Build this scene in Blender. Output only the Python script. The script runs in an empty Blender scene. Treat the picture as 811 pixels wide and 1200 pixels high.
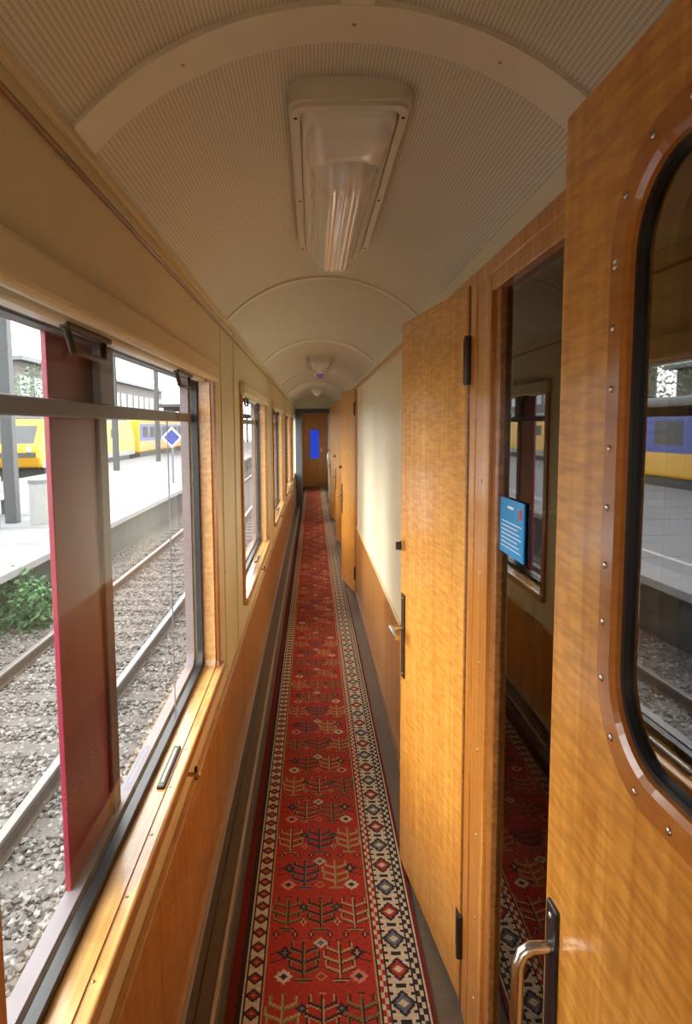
import bpy, math, random
import numpy as np
from mathutils import Matrix, Vector
random.seed(7); np.random.seed(7)
C = bpy.context.scene.collection
CAMZ = 1.6

# ------------------------------------------------------------------ materials
def new_mat(name):
    m = bpy.data.materials.new(name); m.use_nodes = True
    nt = m.node_tree
    return m, nt, nt.nodes["Principled BSDF"]

def paint(name, col, rough=0.5, var=0.06, scale=6, metal=0.0, bump=0.0, bscale=200, spec=0.5, coat=0.0):
    m, nt, b = new_mat(name)
    N = nt.nodes; L = nt.links
    tc = N.new("ShaderNodeTexCoord")
    no = N.new("ShaderNodeTexNoise"); no.inputs["Scale"].default_value = scale; no.inputs["Detail"].default_value = 5
    L.new(tc.outputs["Object"], no.inputs["Vector"])
    cr = N.new("ShaderNodeValToRGB")
    cr.color_ramp.elements[0].position = 0.3; cr.color_ramp.elements[1].position = 0.7
    cr.color_ramp.elements[0].color = [max(0, c*(1-var)) for c in col] + [1]
    cr.color_ramp.elements[1].color = [min(1, c*(1+var)) for c in col] + [1]
    L.new(no.outputs["Fac"], cr.inputs["Fac"]); L.new(cr.outputs["Color"], b.inputs["Base Color"])
    b.inputs["Roughness"].default_value = rough; b.inputs["Metallic"].default_value = metal
    b.inputs["Specular IOR Level"].default_value = spec
    b.inputs["Coat Weight"].default_value = coat
    if bump > 0:
        n2 = N.new("ShaderNodeTexNoise"); n2.inputs["Scale"].default_value = bscale
        L.new(tc.outputs["Object"], n2.inputs["Vector"])
        bp = N.new("ShaderNodeBump"); bp.inputs["Strength"].default_value = bump; bp.inputs["Distance"].default_value = 0.002
        L.new(n2.outputs["Fac"], bp.inputs["Height"]); L.new(bp.outputs["Normal"], b.inputs["Normal"])
    return m

def wood(name, light, dark, grain=(35, 35, 1.6), fleck=(10, 16, 95), fl=0.28, rough=0.3, coat=0.5):
    m, nt, b = new_mat(name); N = nt.nodes; L = nt.links
    tc = N.new("ShaderNodeTexCoord")
    mp = N.new("ShaderNodeMapping"); mp.inputs["Scale"].default_value = grain
    L.new(tc.outputs["Object"], mp.inputs["Vector"])
    n1 = N.new("ShaderNodeTexNoise"); n1.inputs["Scale"].default_value = 1.0; n1.inputs["Detail"].default_value = 8
    n1.inputs["Distortion"].default_value = 0.6
    L.new(mp.outputs[0], n1.inputs["Vector"])
    cr = N.new("ShaderNodeValToRGB")
    cr.color_ramp.elements[0].position = 0.32; cr.color_ramp.elements[1].position = 0.68
    cr.color_ramp.elements[0].color = list(dark)+[1]; cr.color_ramp.elements[1].color = list(light)+[1]
    L.new(n1.outputs["Fac"], cr.inputs["Fac"])
    mp2 = N.new("ShaderNodeMapping"); mp2.inputs["Scale"].default_value = fleck
    L.new(tc.outputs["Object"], mp2.inputs["Vector"])
    n2 = N.new("ShaderNodeTexNoise"); n2.inputs["Scale"].default_value = 1.0; n2.inputs["Detail"].default_value = 3
    n2.inputs["Distortion"].default_value = 0.4
    L.new(mp2.outputs[0], n2.inputs["Vector"])
    cr2 = N.new("ShaderNodeValToRGB")
    cr2.color_ramp.elements[0].position = 0.35; cr2.color_ramp.elements[1].position = 0.62
    v = 1-fl
    cr2.color_ramp.elements[0].color = (v, v*0.93, v*0.86, 1); cr2.color_ramp.elements[1].color = (1, 1, 1, 1)
    L.new(n2.outputs["Fac"], cr2.inputs["Fac"])
    mx = N.new("ShaderNodeMix"); mx.data_type = 'RGBA'; mx.blend_type = 'MULTIPLY'; mx.inputs[0].default_value = 1.0
    L.new(cr.outputs["Color"], mx.inputs[6]); L.new(cr2.outputs["Color"], mx.inputs[7])
    L.new(mx.outputs[2], b.inputs["Base Color"])
    b.inputs["Roughness"].default_value = rough; b.inputs["Coat Weight"].default_value = coat
    b.inputs["Coat Roughness"].default_value = 0.12
    bp = N.new("ShaderNodeBump"); bp.inputs["Strength"].default_value = 0.08; bp.inputs["Distance"].default_value = 0.001
    L.new(n2.outputs["Fac"], bp.inputs["Height"]); L.new(bp.outputs["Normal"], b.inputs["Normal"])
    return m

def glass(name, tint=(0.96, 0.98, 0.97), f0=0.07, k=1.0):
    m = bpy.data.materials.new(name); m.use_nodes = True
    nt = m.node_tree; N = nt.nodes; L = nt.links; N.clear()
    o = N.new("ShaderNodeOutputMaterial"); t = N.new("ShaderNodeBsdfTransparent"); g = N.new("ShaderNodeBsdfGlossy")
    t.inputs[0].default_value = list(tint)+[1]; g.inputs["Roughness"].default_value = 0.015
    f = N.new("ShaderNodeLayerWeight"); f.inputs[0].default_value = 0.5
    pw = N.new("ShaderNodeMath"); pw.operation = 'POWER'; pw.inputs[1].default_value = 5.0
    ma = N.new("ShaderNodeMath"); ma.operation = 'MULTIPLY_ADD'; ma.inputs[1].default_value = (1-f0)*k; ma.inputs[2].default_value = f0
    ma.use_clamp = True
    mx = N.new("ShaderNodeMixShader")
    L.new(f.outputs["Facing"], pw.inputs[0]); L.new(pw.outputs[0], ma.inputs[0]); L.new(ma.outputs[0], mx.inputs[0])
    L.new(t.outputs[0], mx.inputs[1]); L.new(g.outputs[0], mx.inputs[2]); L.new(mx.outputs[0], o.inputs[0])
    return m

def ceiling_mat(name, col):
    m, nt, b = new_mat(name); N = nt.nodes; L = nt.links
    tc = N.new("ShaderNodeTexCoord")
    w1 = N.new("ShaderNodeTexWave"); w1.bands_direction = 'X'; w1.inputs["Scale"].default_value = 48
    w2 = N.new("ShaderNodeTexWave"); w2.bands_direction = 'Y'; w2.inputs["Scale"].default_value = 48
    L.new(tc.outputs["Object"], w1.inputs["Vector"]); L.new(tc.outputs["Object"], w2.inputs["Vector"])
    # ribs run lengthways; perforation modulates them
    ma = N.new("ShaderNodeMath"); ma.operation = 'MULTIPLY_ADD'; ma.inputs[1].default_value = 0.6; ma.inputs[2].default_value = 0.4
    L.new(w2.outputs["Fac"], ma.inputs[0])
    mu = N.new("ShaderNodeMath"); mu.operation = 'MULTIPLY'
    L.new(w1.outputs["Fac"], mu.inputs[0]); L.new(ma.outputs[0], mu.inputs[1])
    cr = N.new("ShaderNodeValToRGB")
    cr.color_ramp.elements[0].color = list(col)+[1]; cr.color_ramp.elements[0].position = 0.1
    cr.color_ramp.elements[1].color = [c*0.62 for c in col]+[1]; cr.color_ramp.elements[1].position = 0.9
    L.new(mu.outputs[0], cr.inputs["Fac"]); L.new(cr.outputs["Color"], b.inputs["Base Color"])
    b.inputs["Roughness"].default_value = 0.5
    return m

def voro(name, cols, scale, rough=0.9, bump=0.6):
    m, nt, b = new_mat(name); N = nt.nodes; L = nt.links
    tc = N.new("ShaderNodeTexCoord"); v = N.new("ShaderNodeTexVoronoi"); v.inputs["Scale"].default_value = scale
    L.new(tc.outputs["Object"], v.inputs["Vector"])
    sp = N.new("ShaderNodeSeparateColor"); L.new(v.outputs["Color"], sp.inputs[0])
    cr = N.new("ShaderNodeValToRGB")
    els = cr.color_ramp.elements
    els[0].color = list(cols[0])+[1]; els[1].color = list(cols[-1])+[1]
    for i, c in enumerate(cols[1:-1]):
        e = els.new((i+1)/(len(cols)-1)); e.color = list(c)+[1]
    L.new(sp.outputs[0], cr.inputs["Fac"]); L.new(cr.outputs["Color"], b.inputs["Base Color"])
    b.inputs["Roughness"].default_value = rough
    bp = N.new("ShaderNodeBump"); bp.inputs["Strength"].default_value = bump; bp.inputs["Distance"].default_value = 0.02
    bp.invert = True
    L.new(v.outputs["Distance"], bp.inputs["Height"]); L.new(bp.outputs["Normal"], b.inputs["Normal"])
    return m

M_cream = paint("cream_paint", (0.76, 0.64, 0.39), 0.42, 0.05, 3, bump=0.05)
M_creamw = paint("pale_cream_paint", (0.84, 0.78, 0.58), 0.35, 0.03, 3, bump=0.04)
M_rib = paint("ceiling_trim_paint", (0.80, 0.75, 0.61), 0.4, 0.03, 3)
M_ceil = ceiling_mat("ribbed_ceiling_panel", (0.76, 0.71, 0.58))
M_wood = wood("lacquered_lacewood", (0.78, 0.38, 0.075), (0.60, 0.245, 0.038))
M_woodl = wood("light_oak_trim", (0.70, 0.42, 0.15), (0.54, 0.27, 0.075), grain=(60, 1.6, 60), fl=0.15)
M_woodv = wood("trim_wood_vertical", (0.64, 0.28, 0.055), (0.42, 0.15, 0.025), grain=(60, 60, 1.6), fl=0.12)
M_woodd = wood("brown_trim_wood", (0.36, 0.14, 0.03), (0.2, 0.07, 0.015), grain=(60, 3, 60), fl=0.12)
M_mould = wood("reddish_moulding_wood", (0.50, 0.19, 0.035), (0.36, 0.115, 0.02), grain=(60, 8, 3), fl=0.12, rough=0.2)
M_dado = wood("striped_dado_wood", (0.66, 0.32, 0.09), (0.36, 0.14, 0.03), grain=(60, 42, 0.8), fl=0.08)
M_black = paint("black_rubber", (0.012, 0.012, 0.014), 0.4, 0.1)
M_steel = paint("brushed_steel", (0.6, 0.58, 0.55), 0.22, 0.05, metal=1.0)
M_iron = paint("dark_bronze", (0.06, 0.045, 0.035), 0.35, 0.15, metal=0.7)
M_brass = paint("aged_brass", (0.5, 0.36, 0.16), 0.3, 0.1, metal=1.0)
M_alu = paint("aluminium_strip", (0.45, 0.42, 0.38), 0.35, 0.05, metal=0.8)
M_lino = paint("brown_linoleum", (0.10, 0.072, 0.05), 0.42, 0.15, 30)
M_greybar = paint("weathered_window_bar", (0.13, 0.12, 0.14), 0.5, 0.12)
M_maroon = paint("maroon_lacquer", (0.20, 0.014, 0.032), 0.35, 0.15, 2)
M_maroond = paint("dark_maroon_lacquer", (0.085, 0.012, 0.016), 0.4, 0.15, 4)
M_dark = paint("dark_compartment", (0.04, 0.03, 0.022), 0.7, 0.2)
M_acryl = paint("opal_acrylic", (0.88, 0.87, 0.82), 0.18, 0.02, coat=0.4)
M_acryl2 = paint("fluted_acrylic", (0.86, 0.86, 0.83), 0.08, 0.02, coat=1.0)
M_lampf = paint("lamp_tray_enamel", (0.76, 0.73, 0.62), 0.35, 0.03)
M_glass = glass("window_glass", (0.97, 0.99, 0.985), 0.025, 0.6)
M_dglass = glass("door_glass", (0.5, 0.51, 0.50), 0.24)
M_pglass = glass("smoked_partition_glass", (0.35, 0.36, 0.36), 0.11, 0.8)
M_sticker = paint("blue_sticker", (0.0, 0.25, 0.58), 0.4, 0.02)
M_white = paint("white_print", (0.85, 0.88, 0.9), 0.5, 0.02)
M_sred = paint("red_emblem", (0.6, 0.05, 0.05), 0.5, 0.02)
M_wline = paint("platform_line_paint", (0.30, 0.30, 0.30), 0.8, 0.05)
M_yellow = paint("yellow_livery", (0.46, 0.25, 0.01), 0.4, 0.05)
M_blue = paint("blue_livery", (0.01, 0.03, 0.20), 0.4, 0.08)
M_lgrey = paint("light_grey_paint", (0.20, 0.21, 0.21), 0.6, 0.08)
M_grey = paint("grey_paint", (0.10, 0.11, 0.12), 0.6, 0.1)
M_dgrey = paint("dark_grey_paint", (0.035, 0.04, 0.046), 0.6, 0.1)
M_plat = paint("platform_paving", (0.115, 0.122, 0.135), 0.85, 0.07, 2)
M_platw = paint("platform_edge_stone", (0.15, 0.152, 0.16), 0.85, 0.07, 2)
M_platf = paint("platform_face", (0.035, 0.037, 0.04), 0.9, 0.3, 3)
M_conc = paint("sleeper_concrete", (0.075, 0.068, 0.064), 0.9, 0.2, 8)
M_rail = paint("rusty_rail", (0.05, 0.035, 0.026), 0.6, 0.2, 8)
M_railt = paint("rail_head", (0.17, 0.155, 0.15), 0.35, 0.1, metal=0.7)
M_bal = voro("ballast_bed", [(0.025, 0.023, 0.021), (0.07, 0.066, 0.062), (0.115, 0.11, 0.105)], 26)
M_st1 = paint("stone_grey", (0.105, 0.10, 0.097), 0.9, 0.2, 5)
M_st2 = paint("stone_light", (0.17, 0.165, 0.16), 0.9, 0.2, 5)
M_st3 = paint("stone_brown", (0.058, 0.05, 0.044), 0.9, 0.2, 5)
M_leaf = paint("foliage_green", (0.05, 0.13, 0.05), 0.7, 0.35, 4)
M_leaf2 = paint("foliage_pale", (0.085, 0.15, 0.08), 0.7, 0.3, 4)
M_brick = paint("station_brick", (0.11, 0.10, 0.097), 0.85, 0.15, 3)
M_wing = paint("building_window", (0.05, 0.075, 0.10), 0.15, 0.2, 3)

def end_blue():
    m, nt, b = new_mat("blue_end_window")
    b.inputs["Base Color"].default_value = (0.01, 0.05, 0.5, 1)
    b.inputs["Emission Color"].default_value = (0.01, 0.06, 0.75, 1); b.inputs["Emission Strength"].default_value = 0.45  # weak emission painted in for the backlight behind the blue pane
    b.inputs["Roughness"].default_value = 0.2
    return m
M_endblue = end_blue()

# ------------------------------------------------------------------ geometry helpers
def finish(name, me, mat, bevel=0, smooth=False, recenter=True):
    ob = bpy.data.objects.new(name, me); C.objects.link(ob)
    if mat is not None:
        me.materials.clear(); me.materials.append(mat)
    if smooth:
        for p in me.polygons: p.use_smooth = True
    if recenter and len(me.vertices):
        co = np.empty(len(me.vertices)*3); me.vertices.foreach_get("co", co); co = co.reshape(-1, 3)
        c = (co.min(0)+co.max(0))/2
        me.transform(Matrix.Translation(-Vector(c))); ob.location = Vector(c)
    if bevel > 0:
        b = ob.modifiers.new("bevel", 'BEVEL'); b.width = bevel; b.segments = 3; b.limit_method = 'ANGLE'
    return ob

def raw(name, V, F, mat, **k):
    me = bpy.data.meshes.new(name); me.from_pydata([tuple(v) for v in V], [], F); me.update()
    return finish(name, me, mat, **k)

BOXF = [(0, 3, 2, 1), (4, 5, 6, 7), (0, 1, 5, 4), (1, 2, 6, 5), (2, 3, 7, 6), (3, 0, 4, 7)]
def boxv(x0, x1, y0, y1, z0, z1):
    return [(x0, y0, z0), (x1, y0, z0), (x1, y1, z0), (x0, y1, z0), (x0, y0, z1), (x1, y0, z1), (x1, y1, z1), (x0, y1, z1)]
def box(name, x0, x1, y0, y1, z0, z1, mat, bevel=0):
    return raw(name, boxv(x0, x1, y0, y1, z0, z1), BOXF, mat, bevel=bevel)
def pane(name, x, y0, y1, z0, z1, mat):
    return raw(name, [(x, y0, z0), (x, y1, z0), (x, y1, z1), (x, y0, z1)], [(0, 1, 2, 3)], mat)
def boxes(name, lst, mat, bevel=0):
    V = []; F = []
    for b in lst:
        o = len(V); V += boxv(*b); F += [tuple(i+o for i in f) for f in BOXF]
    return raw(name, V, F, mat, bevel=bevel)

def rrect(a0, a1, b0, b1, r, n=8):
    pts = []
    for cx, cy, s in ((a1-r, b1-r, 0), (a0+r, b1-r, 90), (a0+r, b0+r, 180), (a1-r, b0+r, 270)):
        for i in range(n+1):
            t = math.radians(s+90*i/n); pts.append((cx+r*math.cos(t), cy+r*math.sin(t)))
    return pts
def rect(a0, a1, b0, b1): return [(a0, b0), (a1, b0), (a1, b1), (a0, b1)]

def plate(name, axis, t0, t1, outer, holes, mat, bevel=0):
    cu = bpy.data.curves.new(name, 'CURVE'); cu.dimensions = '2D'; cu.fill_mode = 'BOTH'
    for pts in [outer]+holes:
        s = cu.splines.new('POLY'); s.points.add(len(pts)-1)
        for i, p in enumerate(pts): s.points[i].co = (p[0], p[1], 0, 1)
        s.use_cyclic_u = True
    cu.extrude = (t1-t0)/2
    ob = bpy.data.objects.new("tmp", cu); C.objects.link(ob)
    dg = bpy.context.evaluated_depsgraph_get()
    me = bpy.data.meshes.new_from_object(ob.evaluated_get(dg)); bpy.data.objects.remove(ob)
    tm = (t0+t1)/2
    if axis == 'X': R = Matrix(((0, 0, 1, tm), (1, 0, 0, 0), (0, 1, 0, 0), (0, 0, 0, 1)))
    elif axis == 'Y': R = Matrix(((1, 0, 0, 0), (0, 0, -1, tm), (0, 1, 0, 0), (0, 0, 0, 1)))
    else: R = Matrix.Translation((0, 0, tm))
    me.transform(R); me.name = name
    return finish(name, me, mat, bevel=bevel)

def ring_loft(name, loops, mat):
    V = []; F = []; n = len(loops[0][0])
    for pts, x in loops: V += [(x, a, b) for a, b in pts]
    for k in range(len(loops)-1):
        for i in range(n):
            j = (i+1) % n
            F.append((k*n+i, k*n+j, (k+1)*n+j, (k+1)*n+i))
    return raw(name, V, F, mat)

def tube(name, pts, r, mat, closed=False, res=6):
    cu = bpy.data.curves.new(name, 'CURVE'); cu.dimensions = '3D'; cu.bevel_depth = r; cu.bevel_resolution = res
    cu.use_fill_caps = True
    s = cu.splines.new('POLY'); s.points.add(len(pts)-1)
    for i, p in enumerate(pts): s.points[i].co = (*p, 1)
    s.use_cyclic_u = closed
    ob = bpy.data.objects.new("tmp", cu); C.objects.link(ob)
    dg = bpy.context.evaluated_depsgraph_get()
    me = bpy.data.meshes.new_from_object(ob.evaluated_get(dg)); bpy.data.objects.remove(ob); me.name = name
    return finish(name, me, mat, smooth=True)

def domes(name, pts, r, mat, axis='X', flat=0.5):
    V = []; F = []
    for p in pts:
        o = len(V); nr, ns = 4, 10
        for i in range(nr+1):
            ph = math.pi*i/nr
            for j in range(ns):
                th = 2*math.pi*j/ns
                v = [r*math.sin(ph)*math.cos(th), r*math.sin(ph)*math.sin(th), r*math.cos(ph)*flat]
                if axis == 'X': v = [v[2], v[0], v[1]]
                elif axis == 'Y': v = [v[0], v[2], v[1]]
                V.append((p[0]+v[0], p[1]+v[1], p[2]+v[2]))
        for i in range(nr):
            for j in range(ns):
                F.append((o+i*ns+j, o+i*ns+(j+1) % ns, o+(i+1)*ns+(j+1) % ns, o+(i+1)*ns+j))
    return raw(name, V, F, mat, smooth=True)

def group(name, objs, loc=None, rotz=0.0):
    e = bpy.data.objects.new(name, None); C.objects.link(e); e.empty_display_size = 0.1
    if loc is None:
        c = Vector((0, 0, 0))
        for o in objs: c += o.location
        c /= len(objs); e.location = c
        for o in objs: o.parent = e; o.matrix_parent_inverse = Matrix.Translation(-c)
    else:
        e.location = loc; e.rotation_euler = (0, 0, rotz)
        for o in objs: o.parent = e
    return e

# ------------------------------------------------------------------ room shell
XL, XR = -0.37, 0.41
Y0, Y1 = -2.3, 18.3
PZ = 13.2
box("floor", XL-0.1, 2.4, Y0, Y1, -0.06, 0.0, M_lino)
WINS = [-2.1+2.82*i for i in range(7)]
WL = 1.77; WB, WT = 0.70, 1.80
holes = [rrect(y, y+WL, WB, WT, 0.03) for y in WINS]
plate("wall_left", 'X', -0.475, XL, rect(Y0, Y1, -0.3, 2.2), holes, M_cream)
lst = []; y = Y0
while y < Y1:
    lst.append((XL+0.001, XL+0.012, y+0.002, min(y+0.94, Y1)-0.002, 0.05, 0.535)); y += 0.94
wa = boxes("panels", lst, M_wood, 0.001)
group("wainscot_left", [wa])
box("trim_1", XL+0.0005, XL+0.016, Y0, Y1, 0.535, 0.548, M_woodl, 0.002)
led = [box("cover", XL+0.0005, -0.275, Y0, Y1, 0.0, 0.05, M_lino, 0.003),
       box("nosing", -0.282, -0.27, Y0, Y1, 0.0, 0.054, M_alu, 0.002),
       box("wall_strip", XL+0.012, XL+0.024, Y0, Y1, 0.05, 0.058, M_alu, 0.002),
       box("groove_strip", -0.325, -0.321, Y0, Y1, 0.05, 0.0525, M_iron)]
group("baseboard_left", led)
tr = [box("bead", XL+0.0005, XL+0.012, Y0, Y1, 2.035, 2.055, M_cream, 0.003),
      box("lower_bead", XL+0.0005, XL+0.008, Y0, Y1, 2.00, 2.008, M_woodd, 0.002)]
group("trim_2", tr)
lst = []
for y in WINS:
    for yy in (y-0.30, y+WL+0.30):
        lst.append((XL+0.0005, XL+0.004, yy-0.012, yy+0.012, 0.55, 2.035))
boxes("trim_3", lst, M_cream, 0.001)
domes("panel_screw_group", [(XL+0.004, y+WL+0.30, z) for y in WINS for z in (0.6, 1.0, 1.4, 1.8, 2.0)], 0.004, M_brass)

# ceiling arc
def arcz(x):
    cx, h, top = 0.05, 0.42, 0.635
    base = 0.45; R = (h*h+(top-base)**2)/(2*(top-base))
    return CAMZ+top-R+math.sqrt(R*R-(x-cx)**2)
def arc_strip(name, xs, y0, y1, off, th, mat):
    V = []; F = []
    n = len(xs)
    for yy in (y0, y1):
        for x in xs: V.append((x, yy, arcz(x)-off))
    for yy in (y0, y1):
        for x in xs: V.append((x, yy, arcz(x)-off+th))
    for i in range(n-1):
        F.append((i, i+1, n+i+1, n+i)); F.append((2*n+i, 3*n+i, 3*n+i+1, 2*n+i+1))
        F.append((i, 2*n+i, 2*n+i+1, i+1)); F.append((n+i, n+i+1, 3*n+i+1, 3*n+i))
    F.append((0, n, 3*n, 2*n)); F.append((n-1, 2*n+n-1, 3*n+n-1, n+n-1))
    o = raw(name, V, F, mat, smooth=False)
    return o
xs = list(np.linspace(XL, 0.47, 49))
c = arc_strip("ceiling", xs, Y0, Y1, 0, 0.03, M_ceil)
ribs = []
for (a, b, off) in ((1.085, 1.185, 0.010), (2.96, 3.0, 0.008), (5.0, 5.12, 0.01), (7.9, 7.95, 0.008), (9.6, 9.75, 0.01), (-0.6, -0.5, 0.01)):
    ribs.append(arc_strip("rib", xs, a, b, off, off+0.005, M_rib))
ribs.append(arc_strip("centre_strip", list(np.linspace(0.047, 0.097, 5)), Y0, 1.09, 0.009, 0.014, M_rib))
group("trim_4", ribs)
domes("ceiling_screw_group", [(0.07, 1.135, arcz(0.07)-0.01), (-0.2, 1.135, arcz(-0.2)-0.01), (0.3, 1.135, arcz(0.3)-0.01)], 0.004, M_brass, 'Z')

# right wall
DH = [1.73, 6.35, 8.9, 11.3]
DW = 0.66
DT = 1.955
segs = [(2.43, 6.30), (7.05, 8.85), (9.6, 11.24), (12.0, PZ), (Y0, 0.10)]
wr = [boxes("panels", [(XR, XR+0.04, a, b, 0, DT-0.02) for a, b in segs] + [(XR, XR+0.04, PZ+0.1, Y1, 0, DT-0.02)], M_creamw),
      box("frieze", 0.455, 0.475, Y0, Y1, DT-0.02, 2.07, M_creamw),
      box("frieze_ledge", XR+0.002, 0.455, Y0, Y1, DT-0.02, DT+0.010, M_creamw)]
group("wall_right", wr)
wd = [boxes("panels", [(XR-0.012, XR-0.001, a, b, 0.06, 0.66) for a, b in segs[:4]], M_dado, 0.001)]
group("wainscot_right", wd)
boxes("trim_5", [(XR-0.016, XR-0.0005, a, b, 0.66, 0.675) for a, b in segs[:4]], M_woodl, 0.003)
boxes("baseboard_right", [(XR-0.018, XR-0.0005, a, b, 0.0, 0.06) for a, b in segs[:4]], M_woodd, 0.003)
box("trim_6", XR-0.014, XR+0.0015, Y0, Y1, DT-0.022, DT+0.012, M_woodv, 0.004)
def jambs(i, h):
    w = DW+0.04
    o = [box("jamb_hinge", XR-0.016, XR+0.045, h-0.06, h-0.003, 0, DT+0.01, M_woodv, 0.003),
         box("jamb_latch", XR-0.016, XR+0.045, h+w-0.02, h+w+0.04, 0, DT+0.01, M_woodv, 0.003),
         box("head", XR-0.0155, XR+0.045, h-0.003, h+w-0.02, DT-0.02, DT+0.013, M_woodv, 0.003)]
    group("door_frame", o)
for i, h in enumerate(DH): jambs(i, h)

gl = [box("post_wide", XR-0.013, XR+0.04, 1.545, 1.668, 0, DT, M_woodv, 0.003),
      box("post_bead", XR-0.004, XR+0.02, 1.50, 1.545, 0.03, 1.92, M_woodd, 0.004),
      box("post_near", XR-0.013, XR+0.04, 0.82, 0.88, 0, DT, M_woodv, 0.003),
      box("head_rail", XR-0.011, XR+0.04, 0.10, 1.545, 1.895, DT-0.02, M_woodv, 0.003),
      box("bottom_rail", XR-0.006, XR+0.04, 0.88, 1.50, 0, 0.14, M_woodv, 0.003),
      pane("pane", XR+0.010, 0.88, 1.52, 0.14, 1.9, M_pglass)]
group("window_partition", gl)
domes("frame_screw_group", [(XR-0.013, 1.60, z) for z in np.arange(0.15, 1.95, 0.22)], 0.005, M_brass)
st = [box("card", XR+0.004, XR+0.007, 1.33, 1.50, 1.325, 1.445, M_sticker)]
lines = []
for k in range(7):
    lines.append((XR+0.0028, XR+0.004, 1.345+0.012*(k % 3), 1.485, 1.34+0.009*k, 1.3415+0.009*k))
lines.append((XR+0.0028, XR+0.004, 1.40, 1.44, 1.425, 1.430))
st.append(boxes("text_lines", lines, M_white))
st.append(box("emblem", XR+0.0028, XR+0.004, 1.345, 1.36, 1.41, 1.43, M_sred))
group("blue_sticker", st)

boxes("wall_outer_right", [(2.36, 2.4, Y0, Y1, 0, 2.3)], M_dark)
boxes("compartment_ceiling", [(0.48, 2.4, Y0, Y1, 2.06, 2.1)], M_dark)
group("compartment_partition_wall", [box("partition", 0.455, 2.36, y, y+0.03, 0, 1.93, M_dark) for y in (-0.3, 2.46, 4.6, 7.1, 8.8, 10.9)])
def seat(y):
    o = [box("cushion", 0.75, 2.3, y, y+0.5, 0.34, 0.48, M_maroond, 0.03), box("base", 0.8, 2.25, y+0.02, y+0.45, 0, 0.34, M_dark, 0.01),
         box("backrest", 0.75, 2.3, y+0.42, y+0.56, 0.48, 1.3, M_maroond, 0.03)]
    group("bench_seat", o)
seat(1.85)
plate("wall_back", 'Y', Y0-0.04, Y0, rect(-0.475, 2.4, 0, 2.3), [], M_wood)
group("wall_end", [box("panel", -0.475, 2.4, Y1, Y1+0.04, 0, 2.3, M_wood)])
group("door_end", [box("leaf", -0.22, 0.30, Y1-0.03, Y1, 0, 1.95, M_wood, 0.004),
                   plate("window_frame", 'Y', Y1-0.045, Y1-0.03, rrect(-0.1, 0.2, 0.72, 1.55, 0.04), [rrect(-0.07, 0.17, 0.75, 1.52, 0.03)], M_woodv),
                   box("pane", -0.08, 0.18, Y1-0.036, Y1-0.031, 0.74, 1.53, M_endblue),
                   box("knob", 0.22, 0.25, Y1-0.06, Y1-0.03, 0.95, 1.0, M_steel, 0.005)])
pw = [plate("panel", 'Y', PZ, PZ+0.06, rect(XL, 0.47, 0, 2.24), [rect(-0.21, 0.30, 0.002, 1.88)], M_creamw),
      plate("surround", 'Y', PZ-0.02, PZ, rect(-0.33, 0.35, 0, 1.94), [rect(-0.21, 0.30, 0.002, 1.86)], M_grey)]
group("wall_partition", pw)
group("door_partition", [box("leaf", 0.302, 0.335, PZ-0.7, PZ-0.03, 0.02, 1.84, M_lgrey, 0.003), box("kick_plate", 0.299, 0.302, PZ-0.68, PZ-0.05, 0.04, 0.25, M_steel),
                         tube("pull", [(0.302, PZ-0.62, 1.1), (0.27, PZ-0.62, 1.1), (0.27, PZ-0.62, 0.9), (0.302, PZ-0.62, 0.9)], 0.008, M_steel)])

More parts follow.
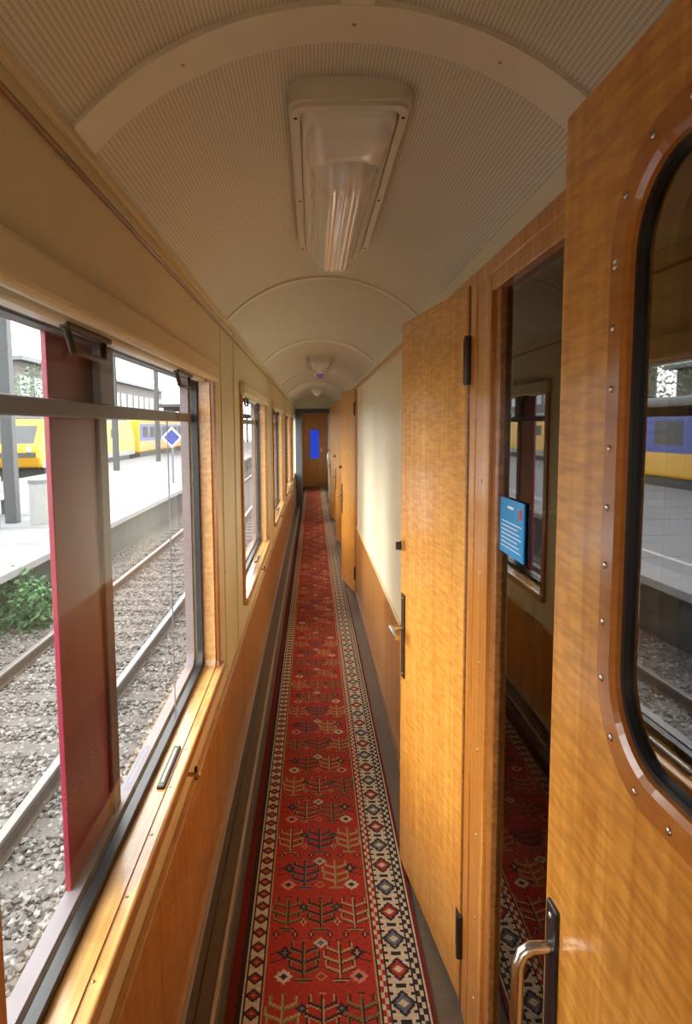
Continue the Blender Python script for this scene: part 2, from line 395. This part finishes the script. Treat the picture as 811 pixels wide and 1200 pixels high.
# ------------------------------------------------------------------ windows left
def window(y):
    a, b = y, y+WL
    o = []
    o.append(plate("trim_ring", 'X', XL+0.0005, XL+0.012, rrect(a-0.045, b+0.055, WB-0.03, WT+0.03, 0.02), [rrect(a+0.004, b-0.004, WB+0.004, WT-0.004, 0.03)], M_woodv, bevel=0.002))
    o.append(plate("reveal_liner", 'X', -0.418, XL+0.001, rrect(a-0.001, b+0.001, WB-0.001, WT+0.001, 0.03), [rrect(a+0.016, b-0.016, WB+0.014, WT-0.012, 0.03)], M_woodl))
    o.append(plate("gasket", 'X', -0.432, -0.412, rrect(a+0.004, b-0.004, WB+0.003, WT-0.003, 0.03), [rrect(a+0.038, b-0.038, WB+0.034, WT-0.03, 0.05)], M_black))
    o.append(plate("outer_frame", 'X', -0.474, -0.445, rrect(a+0.002, b-0.002, WB+0.002, WT-0.002, 0.03), [rrect(a+0.03, b-0.03, WB+0.03, WT-0.03, 0.05)], M_greybar))
    o.append(box("sill", -0.415, XL+0.028, a-0.05, b+0.06, WB-0.028, WB+0.010, M_woodl, 0.006))
    o.append(box("sill_channel", -0.398, -0.390, a, b, WB+0.010, WB+0.0125, M_iron))
    o.append(pane("pane", -0.423, a+0.01, b-0.01, WB+0.01, WT-0.01, M_glass))
    o.append(box("transom", -0.452, -0.432, a+0.02, b-0.02, 1.620, 1.650, M_greybar, 0.004))
    o.append(box("mullion", -0.474, -0.463, a+0.49, a+0.80, WB+0.02, WT-0.02, M_maroon, 0.002))
    o.append(box("mullion_rib", -0.463, -0.455, a+0.745, a+0.80, WB+0.02, WT-0.02, M_maroond, 0.002))
    o.append(box("upper_divider", -0.452, -0.436, a+0.70, a+0.80, 1.650, WT-0.02, M_greybar, 0.003))
    o.append(box("sash_line", -0.430, -0.427, a+1.30, a+1.305, WB+0.02, 1.62, M_greybar))
    o.append(box("blind_pelmet", XL+0.0005, XL+0.03, a-0.06, b+0.07, 1.765, 1.83, M_cream, 0.012))
    o.append(box("blind_hem", -0.412, XL-0.012, a+0.02, b-0.02, 1.762, 1.785, M_lampf, 0.006))
    for yy in (a+0.48, a+1.36):
        o.append(tube("catch", [(-0.39, yy-0.1, 1.765), (-0.385, yy-0.08, 1.724), (-0.385, yy+0.08, 1.724), (-0.39, yy+0.1, 1.765)], 0.006, M_iron))
        o.append(box("catch_plate", -0.395, -0.378, yy-0.115, yy+0.115, 1.757, 1.767, M_iron, 0.003))
    o.append(box("sill_catch", -0.392, -0.372, a+0.88, a+1.1, WB+0.010, WB+0.022, M_iron, 0.004))
    o.append(box("sill_catch_slot", -0.385, -0.379, a+0.9, a+1.08, WB+0.022, WB+0.0235, M_alu, 0.002))
    yk = a+1.14
    o.append(tube("knob_stem", [(XL, yk, 0.615), (XL+0.03, yk, 0.615)], 0.006, M_brass))
    o.append(domes("knob_head", [(XL+0.034, yk, 0.615)], 0.012, M_brass, flat=0.8))
    o.append(box("knob_lever", XL+0.025, XL+0.034, yk-0.006, yk+0.006, 0.600, 0.638, M_iron, 0.003))
    sc = [(XL+0.012, b+0.028, z) for z in np.arange(WB+0.1, WT, 0.2)]
    o.append(domes("screws", sc, 0.004, M_brass))
    o.append(domes("sill_screws", [(-0.362, yy, WB+0.0105) for yy in np.arange(a+0.1, b, 0.2)], 0.004, M_brass, 'Z', 0.3))
    return o
for i, y in enumerate(WINS):
    group("window_%d" % (i+1), window(y))

# ------------------------------------------------------------------ doors (local: hinge at origin, leaf along +Y)
def lever_set(y, z0, z1, zl, zk):
    o = [box("handle_plate", -0.005, 0, y-0.02, y+0.02, z0, z1, M_iron, 0.003)]
    o.append(tube("handle_spindle", [(0, y, zl), (-0.045, y, zl)], 0.009, M_steel))
    o.append(tube("lever", [(-0.045, y+0.008, zl), (-0.05, y-0.04, zl+0.002), (-0.05, y-0.10, zl-0.004)], 0.009, M_steel))
    o.append(tube("lock_boss", [(0, y, zk), (-0.014, y, zk)], 0.018, M_steel))
    o.append(box("lock_knob", -0.03, -0.014, y-0.006, y+0.006, zk-0.014, zk+0.014, M_iron, 0.003))
    o.append(domes("plate_screws", [(-0.005, y, z0+0.015), (-0.005, y, z1-0.015)], 0.004, M_brass))
    return o
def plain_door(name, hx, hy, ang):
    w = 0.645
    o = [box("leaf", 0, 0.036, 0.012, w, 0.02, 1.945, M_wood, 0.004),
         box("hinge_stile_edge", -0.001, 0.037, 0, 0.012, 0.02, 1.945, M_woodd, 0.003),
         box("lock_face", 0.008, 0.028, w, w+0.002, 0.75, 1.0, M_steel)]
    o += lever_set(w-0.045, 0.72, 1.02, 0.90, 1.19)
    for z in (0.22, 1.76):
        o.append(tube("hinge_knuckle", [(-0.006, -0.006, z-0.06), (-0.006, -0.006, z+0.06)], 0.009, M_iron))
        o.append(box("hinge_leaf", -0.003, 0, 0, 0.035, z-0.055, z+0.055, M_iron, 0.001))
    return group(name, o, (hx, hy, 0), ang)
plain_door("door_1", 0.392, 1.73, 0.132)
plain_door("door_2", 0.392, 6.35, 0.16)
plain_door("door_3", 0.392, 8.9, 0.12)
plain_door("door_5", 0.392, 11.3, 0.15)

nd = []
W = 0.70
a0, a1, z0, z1 = 0.12, 0.515, 1.27, 1.84
N = 12
def rr(o, r): return rrect(a0-o, a1+o, z0-o, z1+o, r, N)
nd.append(plate("leaf", 'X', 0, 0.034, rect(0, W, 0.02, 1.965), [rrect(a0, a1, z0, z1, 0.085, 12)], M_wood))
nd.append(ring_loft("window_moulding", [(rr(0.036, 0.115), 0.0005), (rr(0.036, 0.115), -0.009), (rr(0.032, 0.111), -0.013), (rr(0.006, 0.09), -0.013), (rr(0.0, 0.085), -0.009), (rr(-0.002, 0.083), 0.004)], M_mould))
nd.append(ring_loft("gasket", [(rr(0.0, 0.085), -0.004), (rr(-0.007, 0.078), -0.004), (rr(-0.008, 0.077), 0.006)], M_black))
nd.append(pane("pane", 0.002, a0+0.002, a1-0.002, z0+0.002, z1-0.002, M_dglass))
pts = rr(0.021, 0.1)
sc = []
acc = 0
for i in range(len(pts)):
    p = Vector(pts[i]); q = Vector(pts[(i+1) % len(pts)]); d = (q-p).length
    while acc <= d:
        r = p+(q-p)*(acc/d if d > 0 else 0); sc.append((-0.0135, r[0], r[1])); acc += 0.06
    acc -= d
nd.append(domes("moulding_screws", sc, 0.004, M_steel))
hz = -0.055
yh = W-0.030
nd.append(box("handle_plate", -0.006, 0, W-0.047, W-0.014, 0.79+hz, 1.035+hz, M_black, 0.003))
nd.append(tube("pull_handle", [(0, yh, 0.975+hz), (-0.030, yh, 0.975+hz), (-0.041, yh, 0.968+hz), (-0.047, yh, 0.952+hz), (-0.048, yh, 0.87+hz), (-0.043, yh, 0.85+hz), (-0.030, yh, 0.843+hz), (0, yh, 0.843+hz)], 0.0085, M_steel))
nd.append(domes("plate_screws", [(-0.006, yh, 1.02+hz)], 0.005, M_steel))
group("door_4", nd, (0.332, 0.16, 0), 0.0325)

# ------------------------------------------------------------------ ceiling lamps
def lamp(y0, length=1.08):
    o = []; w = 0.115
    o.append(plate("tray", 'Z', -0.028, 0.012, rrect(-w, w, 0, length, 0.03), [], M_lampf, bevel=0.006))
    o.append(plate("rim", 'Z', -0.036, -0.028, rrect(-w+0.006, w-0.006, 0.01, length-0.01, 0.028), [rrect(-w+0.02, w-0.02, 0.03, length-0.03, 0.02)], M_lampf, bevel=0.003))
    def loft(name, halfw, ya, yb, depth, z0, mat, nflute=0, endr=0.06, pw=4.0):
        V = []; F = []; nx = 61; ny = 40
        for j in range(ny+1):
            t = j/ny
            yy = ya+(yb-ya)*(0.5-0.5*math.cos(math.pi*t))
            e = min(yy-ya, yb-yy)/endr
            k = 1.0 if e >= 1 else math.sqrt(max(0, 1-(1-e)**2))
            for i in range(nx):
                u = -1+2*i/(nx-1)
                d = (1-abs(u)**pw)**(1/1.6)*depth*k
                if nflute: d += 0.0022*k*math.cos(u*math.pi*nflute)
                V.append((u*halfw*(0.75+0.25*k), yy, z0-d))
        for j in range(ny):
            for i in range(nx-1):
                a = j*nx+i; F.append((a, a+nx, a+nx+1, a+1))
        return raw(name, V, F, mat, smooth=True)
    o.append(loft("opal_body", w-0.020, 0.03, length-0.03, 0.034, -0.026, M_acryl, 0, 0.05, 8))
    o.append(loft("end_cap", 0.088, 0.035, 0.26, 0.062, -0.028, M_acryl, 0, 0.07, 6))
    o.append(loft("fluted_lens", 0.082, 0.10, length-0.01, 0.100, -0.026, M_acryl2, 5, 0.12, 2.6))
    o.append(domes("tray_screws", [(s*(w-0.012), yy, -0.036) for s in (-1, 1) for yy in (0.06, length-0.06, length/2)], 0.004, M_iron, 'Z'))
    return group("ceiling_lamp", o, (0.075, y0, 2.222), 0)
lamp(1.31); lamp(6.25)
lamp(11.0)

# ------------------------------------------------------------------ carpet runner (woven knots)
cell = 0.005; NX = 114; NY = 240
A = np.zeros((NX, NY), int)
def put(x, y, c):
    if 20 <= x < 84: A[x, y % NY] = c
def tree(cx, cy, c, c2, k_=1.0):
    H = int(15*k_)
    for k in range(-H, H+1):
        put(cx, cy+k, c)
        if abs(k) < H-3: put(cx+1, cy+k, c2)
    for base, L in ((-10, 8), (-3, 9), (5, 7)):
        base = int(base*k_); L = int(L*k_)
        for s in (-1, 1):
            ox = 1 if s > 0 else 0
            for t in range(1, L+1):
                xx = cx+s*t+ox
                put(xx, cy+base+t//2, c); put(xx, cy+base+t//2+1, c); put(xx, cy+base+t//2-1, c2)
            for t in range(5):
                put(cx+s*L+ox, cy+base+L//2+1+t, c); put(cx+s*(L-1)+ox, cy+base+L//2+2+t, c2)
    for t in range(-4, 6):
        put(cx+t, cy-H, c2); put(cx+t, cy-H-1, c)
        if abs(t) < 3: put(cx+t, cy-H-2, c2)
    for t in (-1, 0, 1, 2): put(cx+t, cy+H, c2)
def star(cx, cy, c, c2, r=5):
    for i in range(-r, r+1):
        for j in range(-r, r+1):
            d1 = abs(i)+abs(j); dm = max(abs(i), abs(j))
            if d1 <= r or dm <= r*0.62: put(cx+i, cy+j, c)
            if d1 <= 2: put(cx+i, cy+j, c2)
def hook(cx, cy, c, s):
    for t in range(0, 7): put(cx+s*t, cy+t//2, c); put(cx+s*t, cy-6+t//3, c)
    for t in range(0, 5): put(cx+s*6, cy+3-t, c)
def diamond(cx, cy, c, c2, r=3):
    for i in range(-r, r+1):
        for j in range(-r-1, r+2):
            d = abs(i)/r+abs(j)/(r+1)
            if d <= 1.05: put(cx+i, cy+j, c2 if d < 0.45 else c)
combos = [(4, 2), (2, 5), (4, 7), (2, 4), (7, 2), (2, 7)]
for r in range(3):
    yc = 20+80*r
    for k, cx in enumerate((30, 52, 74)):
        c, c2 = combos[(r*2+k) % 6]; tree(cx, yc, c, c2)
    for k, cx in enumerate((41, 63)):
        c, c2 = combos[(r*2+k+3) % 6]; tree(cx, yc+40, c, c2)
    star(30, yc+27, 3 if r % 2 else 6, 2, 5); star(74, yc+27, 6 if r % 2 else 3, 2, 5); star(52, yc+27, 4, 0, 3)
    star(52, yc+53, 3, 5, 4)
    for cx, s in ((22, 1), (82, -1)): hook(cx, yc+44, 2, s)
    diamond(30, yc+45, 2, 5, 4); diamond(74, yc+45, 2, 4, 4)
    for cx in (41, 63): diamond(cx, yc+5, 2, 5, 3); diamond(cx, yc-9, 4, 2, 2)
    for cx in (24, 36, 46, 58, 68, 80): diamond(cx, yc+60, 2, 6, 2)
A[0:5, :] = 1; A[5:8, :] = 2
for j in range(NY):
    A[8, j] = 3; A[9, j] = 2
    for i in range(10, 18):
        m = j % 12; d = abs(i-13.5)+abs(m-6)*0.9
        A[i, j] = 3
        if d < 4.6: A[i, j] = 2
        if d < 3.0: A[i, j] = 0
        if d < 1.3: A[i, j] = 4
    A[18, j] = 2; A[19, j] = 4
    b = 84
    A[b, j] = 4; A[b+1, j] = 2
    for i in range(4):
        m = (j+0) % 8
        A[b+2+i, j] = 3 if (m < 4) == (i < 2) else 0
    A[b+6, j] = 2
    for i in range(14):
        m = j % 24; d = abs(i-6.5)+abs(m-12)*0.75
        v = 3
        if d < 7.2: v = 2
        if d < 5.2: v = 0 if (j//24) % 2 else 5
        if d < 2.6: v = 3
        if m in (0, 1, 23) and 3 < i < 10: v = 2
        if (i < 2 or i > 11) and m % 6 < 2: v = 2
        A[b+7+i, j] = v
    A[b+21, j] = 2
    for i in range(4):
        m = (j+3) % 8
        A[b+22+i, j] = 3 if (m < 4) == (i < 2) else 2
    A[b+26, j] = 2; A[b+27, j] = 3; A[b+28, j] = 1; A[b+29, j] = 1
ya, reps = -1.2, 16
NYT = NY*reps
T = np.tile(A, (1, reps))
gx = -0.25+cell*np.arange(NX+1); gy = ya+cell*np.arange(NYT+1)
X, Yg = np.meshgrid(gx, gy, indexing='ij')
V = np.stack([X, Yg, np.full_like(X, 0.008)], -1).reshape(-1, 3)
ii, jj = np.meshgrid(np.arange(NX), np.arange(NYT), indexing='ij')
q = (ii*(NYT+1)+jj)
F = np.stack([q, q+(NYT+1), q+(NYT+1)+1, q+1], -1).reshape(-1, 4)
me = bpy.data.meshes.new("carpet_runner")
me.vertices.add(len(V)); me.vertices.foreach_set("co", V.ravel())
me.loops.add(F.size); me.loops.foreach_set("vertex_index", F.ravel())
me.polygons.add(len(F)); me.polygons.foreach_set("loop_start", np.arange(0, F.size, 4))
me.polygons.foreach_set("loop_total", np.full(len(F), 4))
me.update(calc_edges=True)
cols = [(0.30, 0.030, 0.018), (0.13, 0.014, 0.010), (0.028, 0.02, 0.022), (0.46, 0.37, 0.25), (0.36, 0.22, 0.09), (0.10, 0.11, 0.125), (0.45, 0.17, 0.11), (0.16, 0.12, 0.04)]
for i, cc in enumerate(cols):
    me.materials.append(paint("carpet_wool_%d" % i, cc, 0.95, 0.22, 90, bump=0.5, bscale=900, spec=0.15))
me.polygons.foreach_set("material_index", T.ravel())
me.validate()
carpet = finish("runner_pile", me, None)
cb = box("runner_backing", -0.252, 0.322, ya, ya+cell*NYT, 0.0, 0.0075, M_maroond)
group("carpet_runner", [carpet, cb])

# ------------------------------------------------------------------ outside
GZ = -1.36
raw("ground", [(-60, -30, GZ), (2.6, -30, GZ), (2.6, 120, GZ), (-60, 120, GZ)], [(0, 1, 2, 3)], M_bal)
def track(xc, y0, y1):
    o = []
    for s in (-0.72, 0.72):
        x = xc+s
        o.append(boxes("rail", [(x-0.07, x+0.07, y0, y1, GZ+0.01, GZ+0.03), (x-0.01, x+0.01, y0, y1, GZ+0.03, GZ+0.13)], M_rail))
        o.append(box("rail_head", x-0.036, x+0.036, y0, y1, GZ+0.125, GZ+0.165, M_railt, 0.008))
    o.append(boxes("sleepers", [(xc-1.25, xc+1.25, y, y+0.24, GZ-0.1, GZ+0.018) for y in np.arange(y0, min(y1, 50), 0.62)], M_conc, 0.01))
    return o
def gravel(name, n, mats, x0, x1, y0, y1):
    base = np.array([(1, 0, 0), (0, 1, 0), (-1, 0, 0), (0, -1, 0), (0, 0, 1), (0, 0, -1)], float)
    fc = np.array([(0, 1, 4), (1, 2, 4), (2, 3, 4), (3, 0, 4), (1, 0, 5), (2, 1, 5), (3, 2, 5), (0, 3, 5)])
    u = np.random.rand(n)
    px = x0+(x1-x0)*np.random.rand(n); py = y0+(y1-y0)*u**1.4
    s = 0.015+0.024*np.random.rand(n)
    V = np.empty((n, 6, 3))
    for k in range(n):
        a = np.random.rand(3)*6.28
        R = np.array((Matrix.Rotation(a[0], 3, 'X') @ Matrix.Rotation(a[1], 3, 'Y') @ Matrix.Rotation(a[2], 3, 'Z')))
        b = base*(0.7+0.6*np.random.rand(6, 1))
        V[k] = (b @ R.T)*s[k]*np.array([1, 1, 0.75])+np.array([px[k], py[k], GZ+s[k]*0.35])
    F = (fc[None]+6*np.arange(n)[:, None, None]).reshape(-1, 3)
    me = bpy.data.meshes.new(name); me.from_pydata(V.reshape(-1, 3).tolist(), [], F.tolist())
    for m in mats: me.materials.append(m)
    mi = np.repeat(np.random.choice(len(mats), n, p=[0.5, 0.3, 0.2]), 8)
    me.polygons.foreach_set("material_index", mi.astype(np.int32)); me.update()
    return finish(name, me, None)
gv = gravel("ballast_gravel", 36000, [M_st1, M_st2, M_st3], -4.6, -0.5, 1.5, 18)
group("railway_track", track(-2.9, -4, 110)+[gv])
group("railway_track", track(-13.9, 5, 110))
group("platform", [box("slab", -12.2, -4.7, -5, 110, GZ, -0.52, M_platf), box("paving", -12.2, -4.9, -5, 110, -0.52, -0.44, M_plat),
                   box("edge_stones", -4.9, -4.35, -5, 110, -0.55, -0.435, M_platw, 0.01),
                   box("warning_line", -5.45, -5.35, -5, 110, -0.44, -0.436, M_wline),
                   boxes("paving_joints", [(-12, -4.4, y, y+0.03, -0.4399, -0.4345) for y in np.arange(0, 60, 2.0)], M_grey)])
def bush(name, cx, cy, z, r, h, n, mat):
    V = []; F = []
    for k in range(n):
        th = random.uniform(0, 6.28); ph = random.uniform(0, 1); rr_ = r*math.sqrt(random.random())
        p = Vector((cx+rr_*math.cos(th), cy+rr_*math.sin(th), z+h*ph*(1-0.5*(rr_/r)**2)))
        a = Vector((random.uniform(-1, 1), random.uniform(-1, 1), random.uniform(-0.5, 1))).normalized()
        b = a.cross(Vector((random.random(), random.random(), random.random()))).normalized()
        L = random.uniform(0.03, 0.07)*(0.6+r); w = L*0.4
        o = len(V); V += [p-a*L, p+b*w, p+a*L, p-b*w]; F.append((o, o+1, o+2, o+3))
    return raw(name, V, F, mat)
bush("trackside_bush", -4.4, 10.0, GZ, 0.5, 0.95, 1600, M_leaf)
bush("trackside_bush", -4.4, 11.5, GZ, 0.28, 0.5, 500, M_leaf2)
for (x, y, r) in ((-1.3, 3.5, 0.2), (-1.45, 4.1, 0.13), (-1.2, 3.0, 0.16), (-1.35, 5.0, 0.11)):
    bush("weed_clump", x, y, GZ, r, 0.22, 160, M_leaf2)

def extrude_yz(name, pts, x0, x1, mat, bevel=0.0):
    n = len(pts); V = [(x0, a, b) for a, b in pts]+[(x1, a, b) for a, b in pts]
    F = [tuple(range(n))[::-1], tuple(range(n, 2*n))]+[(i, (i+1) % n, n+(i+1) % n, n+i) for i in range(n)]
    return raw(name, V, F, mat, bevel=bevel)
def loco(y0, L, xc=-13.9):
    b = GZ+0.16; x0, x1 = xc-1.4, xc+1.4
    o = [extrude_yz("body", [(y0+0.25, b+1.0), (y0, b+1.5), (y0, b+2.0), (y0+0.8, b+3.25), (y0+L-0.8, b+3.25), (y0+L, b+2.0), (y0+L, b+1.0)], x0, x1, M_yellow, 0.12),
         box("roof", x0+0.25, x1-0.25, y0+1.0, y0+L-1.0, b+3.2, b+3.5, M_grey, 0.1),
         box("lower_band", x1-0.02, x1+0.012, y0+0.35, y0+L-0.2, b+1.0, b+1.3, M_lgrey),
         box("underframe", x0+0.2, x1-0.15, y0+1.0, y0+L-1.0, b+0.35, b+1.02, M_dgrey, 0.05),
         extrude_yz("windscreen", [(y0+0.10, b+2.12), (y0+0.08, b+2.13), (y0+0.58, b+2.95), (y0+0.62, b+2.93)], x0+0.25, x1-0.25, M_dgrey),
         boxes("side_windows", [(x1, x1+0.015, y0+1.1, y0+1.8, b+2.2, b+2.8)]+[(x1, x1+0.015, y0+4+2.4*k, y0+5.6+2.4*k, b+2.2, b+2.75) for k in range(int((L-7)/2.4))], M_dgrey),
         box("blue_emblem", x1, x1+0.014, y0+2.2, y0+3.4, b+1.5, b+2.5, M_blue),
         box("nose_band", x0+0.15, x1-0.15, y0-0.02, y0+0.1, b+1.5, b+1.72, M_dgrey),
         domes("headlights", [(x0+0.45, y0-0.02, b+1.85), (x1-0.45, y0-0.02, b+1.85)], 0.13, M_white, 'Y')]
    for yy in (y0+2.2, y0+4.4, y0+L-4.4, y0+L-2.2):
        for xx in (x0+0.55, x1-0.35):
            o.append(tube("wheel", [(xx-0.06, yy, b+0.5), (xx+0.06, yy, b+0.5)], 0.5, M_dgrey, res=8))
    return group("locomotive", o)
loco(31.2, 17)
def coach(y0, L, xc=-13.9):
    b = GZ+0.16; x0, x1 = xc-1.4, xc+1.4
    o = [box("body", x0, x1, y0, y0+L, b+1.0, b+3.4, M_yellow, 0.12),
         box("blue_band", x1-0.01, x1+0.012, y0+0.1, y0+L-0.1, b+1.85, b+3.1, M_blue),
         boxes("windows", [(x1+0.0125, x1+0.02, y0+0.9+2.2*k, y0+2.5+2.2*k, b+2.1, b+2.9) for k in range(int((L-1.5)/2.2))], M_dgrey),
         box("roof", x0+0.15, x1-0.15, y0+0.1, y0+L-0.1, b+3.38, b+3.7, M_grey, 0.12),
         box("underframe", x0+0.2, x1-0.15, y0+0.5, y0+L-0.5, b+0.35, b+1.02, M_dgrey)]
    for yy in (y0+2, y0+4.2, y0+L-4.2, y0+L-2):
        o.append(tube("wheel", [(x1-0.45, yy, b+0.45), (x1-0.25, yy, b+0.45)], 0.45, M_dgrey, res=8))
    return group("passenger_coach", o)
coach(2.5, 23.5); coach(49.5, 24)

def building(x, y0, y1, h):
    n = int((y1-y0)/3)
    o = [box("walls", x-8, x, y0, y1, GZ, GZ+h, M_brick), box("roof", x-8.5, x+0.8, y0-0.5, y1+0.5, GZ+h, GZ+h+0.35, M_grey),
         boxes("windows", [(x, x+0.03, y0+0.6+3*k, y0+2.6+3*k, GZ+2.0+3.2*f, GZ+4.0+3.2*f) for k in range(n) for f in range(int(h/3.4))], M_wing),
         boxes("lintels", [(x, x+0.06, y0+0.5+3*k, y0+2.7+3*k, GZ+4.0+3.2*f, GZ+4.15+3.2*f) for k in range(n) for f in range(int(h/3.4))], M_lgrey)]
    return group("station_building", o)
building(-24, 56, 110, 8.5)
building(-30, 12, 50, 7.0)
def mast(x, y, h=8.5):
    o = [boxes("post", [(x-0.12, x+0.12, y-0.12, y-0.10, GZ, GZ+h), (x-0.12, x+0.12, y+0.10, y+0.12, GZ, GZ+h), (x-0.012, x+0.012, y-0.1, y+0.1, GZ, GZ+h)], M_dgrey),
         box("arm", x, x+3.6, y-0.04, y+0.04, GZ+6.8, GZ+6.9, M_dgrey),
         tube("stay", [(x, y, GZ+8.2), (x+3.0, y, GZ+6.9)], 0.03, M_dgrey), tube("insulator", [(x+3.0, y, GZ+6.8), (x+3.0, y, GZ+6.2)], 0.05, M_dgrey)]
    return group("catenary_mast", o)
for y in (19, 33, 42, 56, 70): mast(-9.5, y)
group("overhead_wire", [tube("contact_wire", [(-2.9, -5, GZ+5.6), (-2.9, 110, GZ+5.6)], 0.012, M_dgrey), tube("far_wire", [(-13.9, -5, GZ+5.6), (-13.9, 110, GZ+5.6)], 0.012, M_dgrey)])
cn = [box("roof_deck", -11.5, -6.5, 50, 95, 3.1, 3.35, M_dgrey, 0.03), box("fascia", -6.6, -6.45, 50, 95, 2.85, 3.3, M_greybar)]
for y in range(52, 95, 6):
    cn.append(box("column", -9.1, -8.85, y, y+0.25, -0.44, 3.1, M_dgrey, 0.02))
    cn.append(extrude_yz("beam", [(y, 2.8), (y+0.2, 2.8), (y+0.2, 3.1), (y, 3.1)], -11.3, -6.7, M_dgrey))
group("platform_canopy", cn)
group("signal_gantry", [box("leg", -6.7, -6.45, 13.7, 13.95, -0.44, 5.6, M_dgrey, 0.02), box("leg_far", -6.7, -6.45, 14.7, 14.95, -0.44, 5.6, M_dgrey, 0.02),
                        box("crossbeam", -11.5, -1.5, 14.2, 14.45, 4.6, 5.0, M_dgrey, 0.02)])
group("litter_bin", [tube("barrel", [(-5.9, 14.6, -0.44), (-5.9, 14.6, 0.45)], 0.19, M_lgrey, res=8), tube("lid", [(-5.9, 14.6, 0.45), (-5.9, 14.6, 0.52)], 0.21, M_grey, res=8)])
group("platform_bench", [box("seat", -7.6, -7.1, 14.8, 16.6, -0.02, 0.03, M_lgrey, 0.01), boxes("legs", [(-7.5, -7.2, 15.0, 15.06, -0.44, -0.02), (-7.5, -7.2, 16.3, 16.36, -0.44, -0.02)], M_dgrey),
                         box("back", -7.65, -7.6, 14.8, 16.6, 0.1, 0.45, M_lgrey, 0.01)])
sx, sy, sz = -5.2, 25.3, 1.25
dm = lambda r: [(sx-r, sz), (sx, sz-r), (sx+r, sz), (sx, sz+r)]
group("diamond_sign", [plate("border", 'Y', sy-0.02, sy+0.02, dm(0.38), [], M_white), plate("face", 'Y', sy-0.03, sy-0.02, dm(0.30), [], M_blue),
                       tube("pole", [(sx, sy+0.06, -0.44), (sx, sy+0.06, sz)], 0.04, M_grey)])
group("platform_lamp_post", [tube("pole", [(-6.2, 20, -0.44), (-6.2, 20, 4.2)], 0.06, M_lgrey), box("head", -6.6, -5.8, 19.9, 20.1, 4.2, 4.32, M_lgrey, 0.02)])
def treeo(x, y, r, h):
    group("station_tree", [tube("trunk", [(x, y, GZ), (x, y, GZ+h*0.6)], 0.2, M_rail), bush("crown", x, y, GZ+h*0.35, r, h*0.7, 1500, M_leaf2)])
for (x, y) in ((-20, 36), (-21, 43), (-20, 50)): treeo(x, y, 2.2, 7.5)

# ------------------------------------------------------------------ light
w = bpy.data.worlds.new("World"); bpy.context.scene.world = w; w.use_nodes = True
bg = w.node_tree.nodes["Background"]; bg.inputs[0].default_value = (1.0, 0.985, 0.96, 1); bg.inputs[1].default_value = 5.5
sd = bpy.data.lights.new("sun", 'SUN'); sd.energy = 3; sd.angle = math.radians(40); sd.color = (1, 0.96, 0.88)
so = bpy.data.objects.new("sun", sd); C.objects.link(so)
so.rotation_euler = Vector((0.85, 0.25, -0.6)).to_track_quat('-Z', 'Y').to_euler()

# ------------------------------------------------------------------ camera
cd = bpy.data.cameras.new("camera"); co = bpy.data.objects.new("camera", cd); C.objects.link(co)
cd.sensor_fit = 'VERTICAL'; cd.sensor_height = 36; cd.lens = 36*800/1200
cd.shift_x = 38.5/1200; cd.shift_y = -20/1200; cd.clip_start = 0.02; cd.clip_end = 500
p = math.atan(0.1); r = 0.008
Rm = Matrix.Rotation(math.pi/2-p, 4, 'X') @ Matrix.Rotation(-r, 4, 'Z')
co.matrix_world = Matrix.Translation((0, 0, CAMZ)) @ Rm
bpy.context.scene.camera = co
vs = bpy.context.scene.view_settings
vs.view_transform = 'Standard'; vs.look = 'None'; vs.exposure = 0.45
